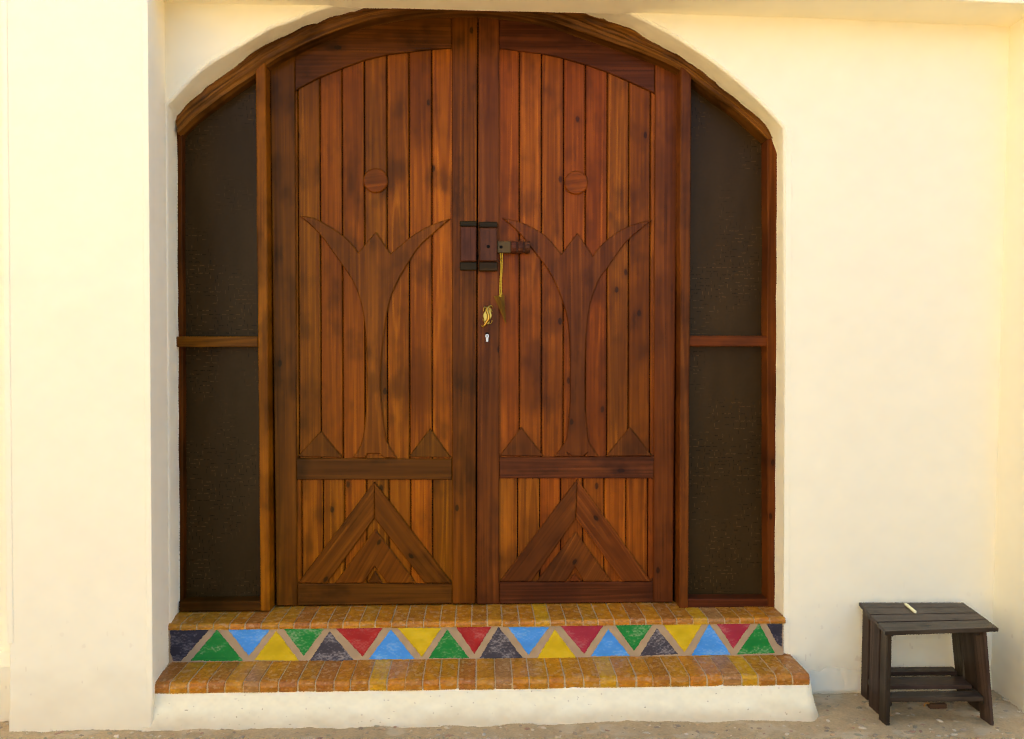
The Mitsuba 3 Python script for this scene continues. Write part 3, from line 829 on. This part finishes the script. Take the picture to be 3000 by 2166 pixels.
dl = leaf('door_leaf', 'left leaf of the arched wooden double door, amber stain, without handle', (793, 809), (1397.5, 1393),
          [(864, 269), (871, 261), (935, 227), (1003, 200), (1067, 176), (1135, 160), (1199, 152), (1267, 144), (1324, 141)], [(869, 1343), (1323, 1345)], (1344, 1406, 1711),
          [(869, 1406), (1325, 1406)], [(869, 1711), (1325, 1711)], 1772, [855, 875.5, 940, 1004.5, 1069.5, 1135, 1200, 1266, 1335], [855, 882, 945.5, 1008.5, 1073, 1138.5, 1202.5, 1266.5, 1335], True,
          ('wood_amber', 'wood_amber_dark'),
          [[(876, 633), (910, 636), (954, 657), (1003, 689), (1027, 711), (1049, 740)], [(1049, 740), (1101, 679)], [(1101, 679), (1144, 743)], [(1144, 743), (1179, 714), (1213, 687), (1262, 660), (1321, 640)],
           [(1321, 640), (1267, 687), (1228, 723), (1199, 766), (1169, 817), (1147, 866), (1133, 920), (1123, 993), (1116, 1067), (1114, 1125), (1116, 1169), (1123, 1228), (1130, 1287), (1145, 1316), (1162, 1341)],
           [(1162, 1341), (1124, 1342)], [(1124, 1342), (1112, 1330)], [(1112, 1330), (1076, 1330)], [(1076, 1330), (1070, 1342)], [(1070, 1342), (1032, 1341)],
           [(1032, 1341), (1059, 1296), (1069, 1238), (1074, 1164), (1075, 1091), (1072, 993), (1064, 920), (1049, 861), (1032, 822), (1005, 781), (974, 737), (939, 690), (910, 660), (876, 633)]],
          [[(939, 1264), (871, 1338), (1003, 1341)], [(1260, 1255), (1196, 1340), (1321, 1341)]],
          [((1096, 1412), (872, 1709), (1324, 1709)), ((1097, 1520), (958, 1710), (1244, 1709)), ((1098, 1551), (980, 1710), (1219, 1709)), ((1097, 1661), (1064, 1709), (1134, 1709)), ((1098, 1674), (1076, 1709), (1120, 1709))],
          (1100, 529, 36), 7)
dr_leaf = leaf('door_leaf', 'right leaf of the arched wooden double door, reddish stain, with brass handle', (1401, 1396.8), (1984, 1972),
               [(1463, 141), (1522, 149), (1586, 157), (1652, 171), (1715, 189), (1779, 211), (1842, 238), (1908, 268), (1920, 275)], [(1463, 1340), (1914, 1338)], (1340, 1402, 1706),
               [(1462, 1402), (1911, 1402)], [(1462, 1706), (1911, 1706)], 1768, [1450, 1521.5, 1586, 1650.5, 1714, 1778, 1841, 1904, 1930], [1450, 1516.6, 1581.5, 1643, 1708, 1771, 1835, 1899, 1922], False,
               ('wood_red', 'wood_red_dark'),
               [[(1471, 639), (1522, 650), (1561, 667), (1596, 689), (1620, 714), (1644, 745)], [(1644, 745), (1692, 682)], [(1692, 682), (1737, 750)], [(1737, 750), (1762, 718), (1806, 682), (1850, 660), (1912, 644)],
                [(1912, 644), (1869, 679), (1840, 704), (1806, 748), (1779, 787), (1757, 817), (1742, 852), (1727, 905), (1720, 954), (1715, 1042), (1714, 1115), (1715, 1189), (1720, 1247), (1724, 1291), (1737, 1313), (1754, 1338)],
                [(1754, 1338), (1712, 1338)], [(1712, 1338), (1724, 1322)], [(1724, 1322), (1708, 1338)], [(1708, 1338), (1676, 1338)], [(1676, 1338), (1658, 1322)], [(1658, 1322), (1668, 1338)], [(1668, 1338), (1622, 1338)],
                [(1622, 1338), (1644, 1313), (1659, 1287), (1665, 1238), (1670, 1169), (1670, 1091), (1668, 993), (1661, 930), (1649, 886), (1630, 837), (1610, 798), (1586, 764), (1561, 732), (1522, 684), (1471, 639)]],
               [[(1527, 1252), (1464, 1336), (1593, 1337)], [(1846, 1252), (1776, 1337), (1911, 1336)]],
               [((1691, 1405), (1464, 1704), (1908, 1704)), ((1687, 1520), (1557, 1705), (1823, 1704)), ((1686, 1558), (1572, 1705), (1792, 1704)), ((1685, 1663), (1658, 1705), (1710, 1704)), ((1684, 1680), (1667, 1705), (1702, 1704))],
               (1688, 535, 34.5), 9)


def block(px0, py0, px1, py1, y0, y1, bev, grain):
    a, b = at(px0, py0, y0), at(px1, py1, y0)
    return box_mesh([(a[0] + b[0]) / 2, (y0 + y1) / 2, (a[2] + b[2]) / 2], [b[0] - a[0], y1 - y0, a[2] - b[2]], bev, grain)


# wooden lock: keeper on the left leaf, body and bolt on the right one
part(dl, 'lock_keeper', block(1348, 664, 1396, 766, 0.052, 0.085, 0.004, 2), 'lock_wood')
part(dl, 'lock_strap', block(1347, 648, 1397, 663.3, 0.060, 0.085, 0.003, 0), 'lock_end')
part(dl, 'lock_strap', block(1347, 768, 1397, 792, 0.060, 0.085, 0.003, 0), 'lock_end')
part(dr_leaf, 'lock_body', block(1404, 667, 1457, 766, 0.030, 0.085, 0.005, 2), 'lock_wood')
part(dr_leaf, 'lock_strap', block(1403, 650, 1458, 666.3, 0.042, 0.085, 0.003, 0), 'lock_end')
part(dr_leaf, 'lock_strap', block(1403, 768, 1458, 794, 0.042, 0.085, 0.003, 0), 'lock_end')


def disc(px, py, r, y, depth=0.003):
    c = at(px, py, y)
    v, f = tube([c, c + [0, depth, 0]], r, 18)
    return v, f


part(dr_leaf, 'lock_hole', disc(1430.6, 723, 0.0075, 0.0285), 'dark_hole', smooth=30)
part(dr_leaf, 'bolt', block(1457, 708, 1552, 740, 0.050, 0.075, 0.004, 0), 'lock_wood')
part(dr_leaf, 'bolt_plate', block(1457, 707, 1496, 741, 0.047, 0.076, 0.002, 0), 'old_brass', label='dull yellowish metal plate on the bolt')
part(dr_leaf, 'lock_hole', disc(1468, 724, 0.007, 0.0455), 'dark_hole', smooth=30)
for a, b in ((1498, 1513), (1517, 1533), (1537, 1553)):
    c0, c1 = at(a, 706, 0.05), at(b, 742, 0.05)
    m, h = (c0 + c1) / 2, (c0[2] - c1[2]) / 2
    pr = [[c0[0], -0.9, 0], [c0[0] + 0.003, -1.06, 0], [m[0], -1.1, 0], [c1[0] - 0.003, -1.06, 0], [c1[0], -0.9, 0]]
    xsr, rr = [q[0] for q in pr], [-q[1] * h for q in pr]
    v, f = tube(np.array([[x, 0.062, m[2]] for x in xsr]), rr, 14, flat=(1.0, 0.95))
    part(dr_leaf, 'bolt_ring', (v, f, grain_uv(v[:, [0, 2]], 0)), 'lock_wood', smooth=False)


# brass handle: scrolled plate with an S-shaped grip
def ell_plate(cx_, cy_, rx, ry, y, tilt):
    pts = []
    for a in np.linspace(0, 2 * np.pi, 48, endpoint=False):
        r = 1 + 0.10 * math.cos(6 * a)
        x, z = rx * r * math.cos(a), ry * r * math.sin(a)
        ct, st = math.cos(tilt), math.sin(tilt)
        pts.append((cx_ + ct * x - st * z, cy_ - (st * x + ct * z)))
    return xz(pts, y)


v, f, _ = board(ell_plate(1428, 925, 12.5, 27, 0.074, -0.12), 0.073, 0.082, 0.003)
hk = part(dr_leaf, 'handle', (v, f), 'brass', label='brass scroll door handle')
S = smooth_curve(np.array([at(px, py, yy) for px, py, yy in ((1443, 900, 0.05), (1438, 896.5, 0.046), (1431, 900, 0.044), (1427, 910, 0.042), (1431, 922, 0.040), (1432, 933, 0.040), (1426, 944, 0.042), (1420, 953, 0.044), (1415, 957, 0.048), (1411, 954, 0.052))]), 40)
v, f = tube(S, 0.0055 * (0.6 + 0.55 * np.sin(np.linspace(0.1, np.pi - 0.1, 40))), 10)
part(hk, 'grip', (v, f), 'brass', smooth=True)
for kx, ky, dx, dy in ((1421, 912, -5, -14), (1437, 915, 5, -12), (1420, 934, -6, 10), (1437, 938, 5, 12)):
    c = smooth_curve(np.array([at(kx + dx * math.cos(t) * 0.9, ky + dy * math.sin(t) * 0.9, 0.068 + 0.002 * t) for t in np.linspace(0, 3.6, 9)]), 18)
    part(hk, 'scroll', tube(c, 0.0022, 7), 'brass', smooth=True)
# keyhole cylinder
part(dr_leaf, 'keyhole_recess', disc(1427, 979, 0.0075, 0.0785, 0.002), 'dark_hole', smooth=30)
kh = [(1427 + 6 * math.cos(a), 985 + 6.2 * math.sin(a)) for a in np.linspace(math.pi * 0.72, math.pi * 2.28, 18)] + [(1430.5, 1002), (1423.5, 1002)]
v, f, _ = board(xz(kh, 0.076), 0.076, 0.082, 0.0008)
lk = part(dr_leaf, 'lock_cylinder', (v, f), 'steel', label='pale steel lock cylinder under the handle')
part(lk, 'key_slot', block(1426, 982, 1428, 989, 0.0755, 0.078, 0.0002, 2)[:2], 'dark_hole')

# pendant hanging from the bolt on a yellow cord
pend = thing('pendant', 'wooden wedge on a yellow cord hanging below the bolt', 'pendant')
for k, ox in enumerate((-2.2, 2.2)):
    n = 40
    c = np.array([at(1468 + ox + 1.5 * math.sin(q / n * 5 + k), 740 + (866 - 740) * q / (n - 1), 0.056 if q < 6 else 0.066) for q in range(n)])
    rr = 0.0030 + 0.0006 * np.sin(np.arange(n) * 2.1)
    part(pend, 'cord_strand', tube(c, rr, 8), 'cord', smooth=True)
a, b, c = [at(px, py, 0.060) for px, py in ((1447, 868), (1477, 864), (1483, 952))]
mid = at(1463, 872, 0.050)
ntch = at(1462, 874, 0.060)
pts = [a, b, c, a + [0, 0.016, 0], b + [0, 0.016, 0], c + [0, 0.010, 0], mid]
v, f = hull(pts)
part(pend, 'wedge', (v, f, grain_uv(v[:, [0, 2]], 110)), 'wedge_wood')
part(pend, 'knot', tube(np.array([at(1468, 860, 0.062), at(1466, 868, 0.056), at(1464, 874, 0.058)]), [0.004, 0.006, 0.004], 8), 'cord', smooth=True)

# ------------------------------------------------------------------ stool
stool = thing('stool', 'small dark slatted wooden stool beside the right pillar', 'stool')
ZT = 0.398
BL, BR_, FR, FL = np.array([1.672, -0.163]), np.array([2.134, -0.180]), np.array([2.079, -0.534]), np.array([1.603, -0.566])
cuts = [0, 0.19, 0.44, 0.70, 1.0]
for k in range(4):
    t0, t1 = cuts[k] + (0.020 if k else 0), cuts[k + 1]
    q = [BL + (FL - BL) * t0, BR_ + (FR - BR_) * t0, BR_ + (FR - BR_) * t1, BL + (FL - BL) * t1]
    part(stool, 'top_slat', slab(q, ZT + rng.uniform(-0.0012, 0.0012), 0.017, 0.0025), 'wood_black')
ztop_leg = ZT - 0.0175


def upright(x0t, x0b, y0, y1, th, inward, y0t=None, y1t=None):
    """A leg slat: outer face from y0 (back) to y1 (front), at x0t on top and x0b at the floor."""
    y0t, y1t = (y0 if y0t is None else y0t), (y1 if y1t is None else y1t)
    pts, b = [], 0.002
    for z, x, ya, yb in ((0.0, x0b, y0, y1), (ztop_leg, x0t, y0t, y1t)):
        zz = z + floor_z(x, (y0 + y1) / 2) * (z == 0)
        for xx in (x, x + inward * th):
            s_ = 1 if (xx == x) == (inward > 0) else -1
            pts += [[xx, ya - b, zz], [xx, yb + b, zz], [xx + s_ * b, ya, zz], [xx + s_ * b, yb, zz]]
    v, f = hull(pts)
    NPIECE[0] += 1
    ac = v[:, 1] + 0.6 * v[:, 0]
    return v, f, np.stack([ac - ac.mean() + NPIECE[0], v[:, 2] + NPIECE[0] * 1.7 % 19], 1)


for (ya, yb, xb_) in ((-0.182, -0.245, 1.676), (-0.310, -0.398, 1.654), (-0.455, -0.520, 1.632)):
    part(stool, 'leg_slat', upright(xb_ + 0.004, xb_ - 0.002, ya, yb, 0.016, 1), 'wood_black')
for (ya, yb, xb_, xt_) in ((-0.180, -0.248, 2.118, 2.080), (-0.308, -0.400, 2.094, 2.058), (-0.450, -0.530, 2.068, 2.034)):
    part(stool, 'leg_slat', upright(xt_, xb_, ya, yb, 0.013, -1), 'wood_black')
for (ya, yb, xa, xb_) in ((-0.156, -0.215, 1.696, 2.098), (-0.270, -0.372, 1.672, 2.074), (-0.436, -0.502, 1.648, 2.048)):
    part(stool, 'shelf_slat', slab([(xa, ya), (xb_, ya - 0.008), (xb_ - 0.012, yb - 0.006), (xa - 0.006, yb)], 0.108, 0.018, 0.002), 'wood_black')
for (xa, xb_) in ((1.652, 1.668), (2.044, 2.060)):
    part(stool, 'shelf_bearer', slab([(xa + 0.03, -0.19), (xb_ + 0.03, -0.19), (xb_, -0.49), (xa, -0.49)], 0.0895, 0.022, 0.002, 1), 'wood_black')
    dx_ = -0.030 if xa > 1.8 else 0.0
    part(stool, 'top_bearer', slab([(xa + 0.026 + dx_, -0.19), (xb_ + 0.026 + dx_, -0.19), (xb_ - 0.002 + dx_, -0.50), (xa - 0.002 + dx_, -0.50)], ZT - 0.0176, 0.026, 0.002, 1), 'wood_black')
# chalk stick on the stool
c0, c1 = on_floor(2653, 1770, ZT + 0.006), on_floor(2682, 1794, ZT + 0.006)
ch = numbered('stick')
v, f = tube(np.array([c0, c0 + (c1 - c0) * 0.03, c0 + (c1 - c0) * 0.97, c1]), [0.0050, 0.0062, 0.0062, 0.0050], 10)
scene[ch] = mikit.ply((v, f), 'chalk', smooth=40)
labels[ch] = {'label': 'short pale yellow stick lying on the stool', 'category': 'stick', 'kind': 'thing'}
# scrap of wood under the stool
sc = thing('wood_scrap', 'small brown piece of wood lying on the floor under the stool', 'wood scrap')
c = on_floor(2745, 2068, 0.012)
part(sc, 'block', box_mesh(c, [0.078, 0.022, 0.020], 0.003, 0, 0.05)[:2], 'rust_wood')
cc = on_floor(2714, 2066, 0.014)
ring = np.array([cc + [0.010 * math.cos(t), -0.008 + 0.002 * t, 0.010 * math.sin(t) + 0.001] for t in np.linspace(-0.8, 4.2, 18)])
part(sc, 'curl', tube(ring, 0.003, 7), 'orange_curl', smooth=True)
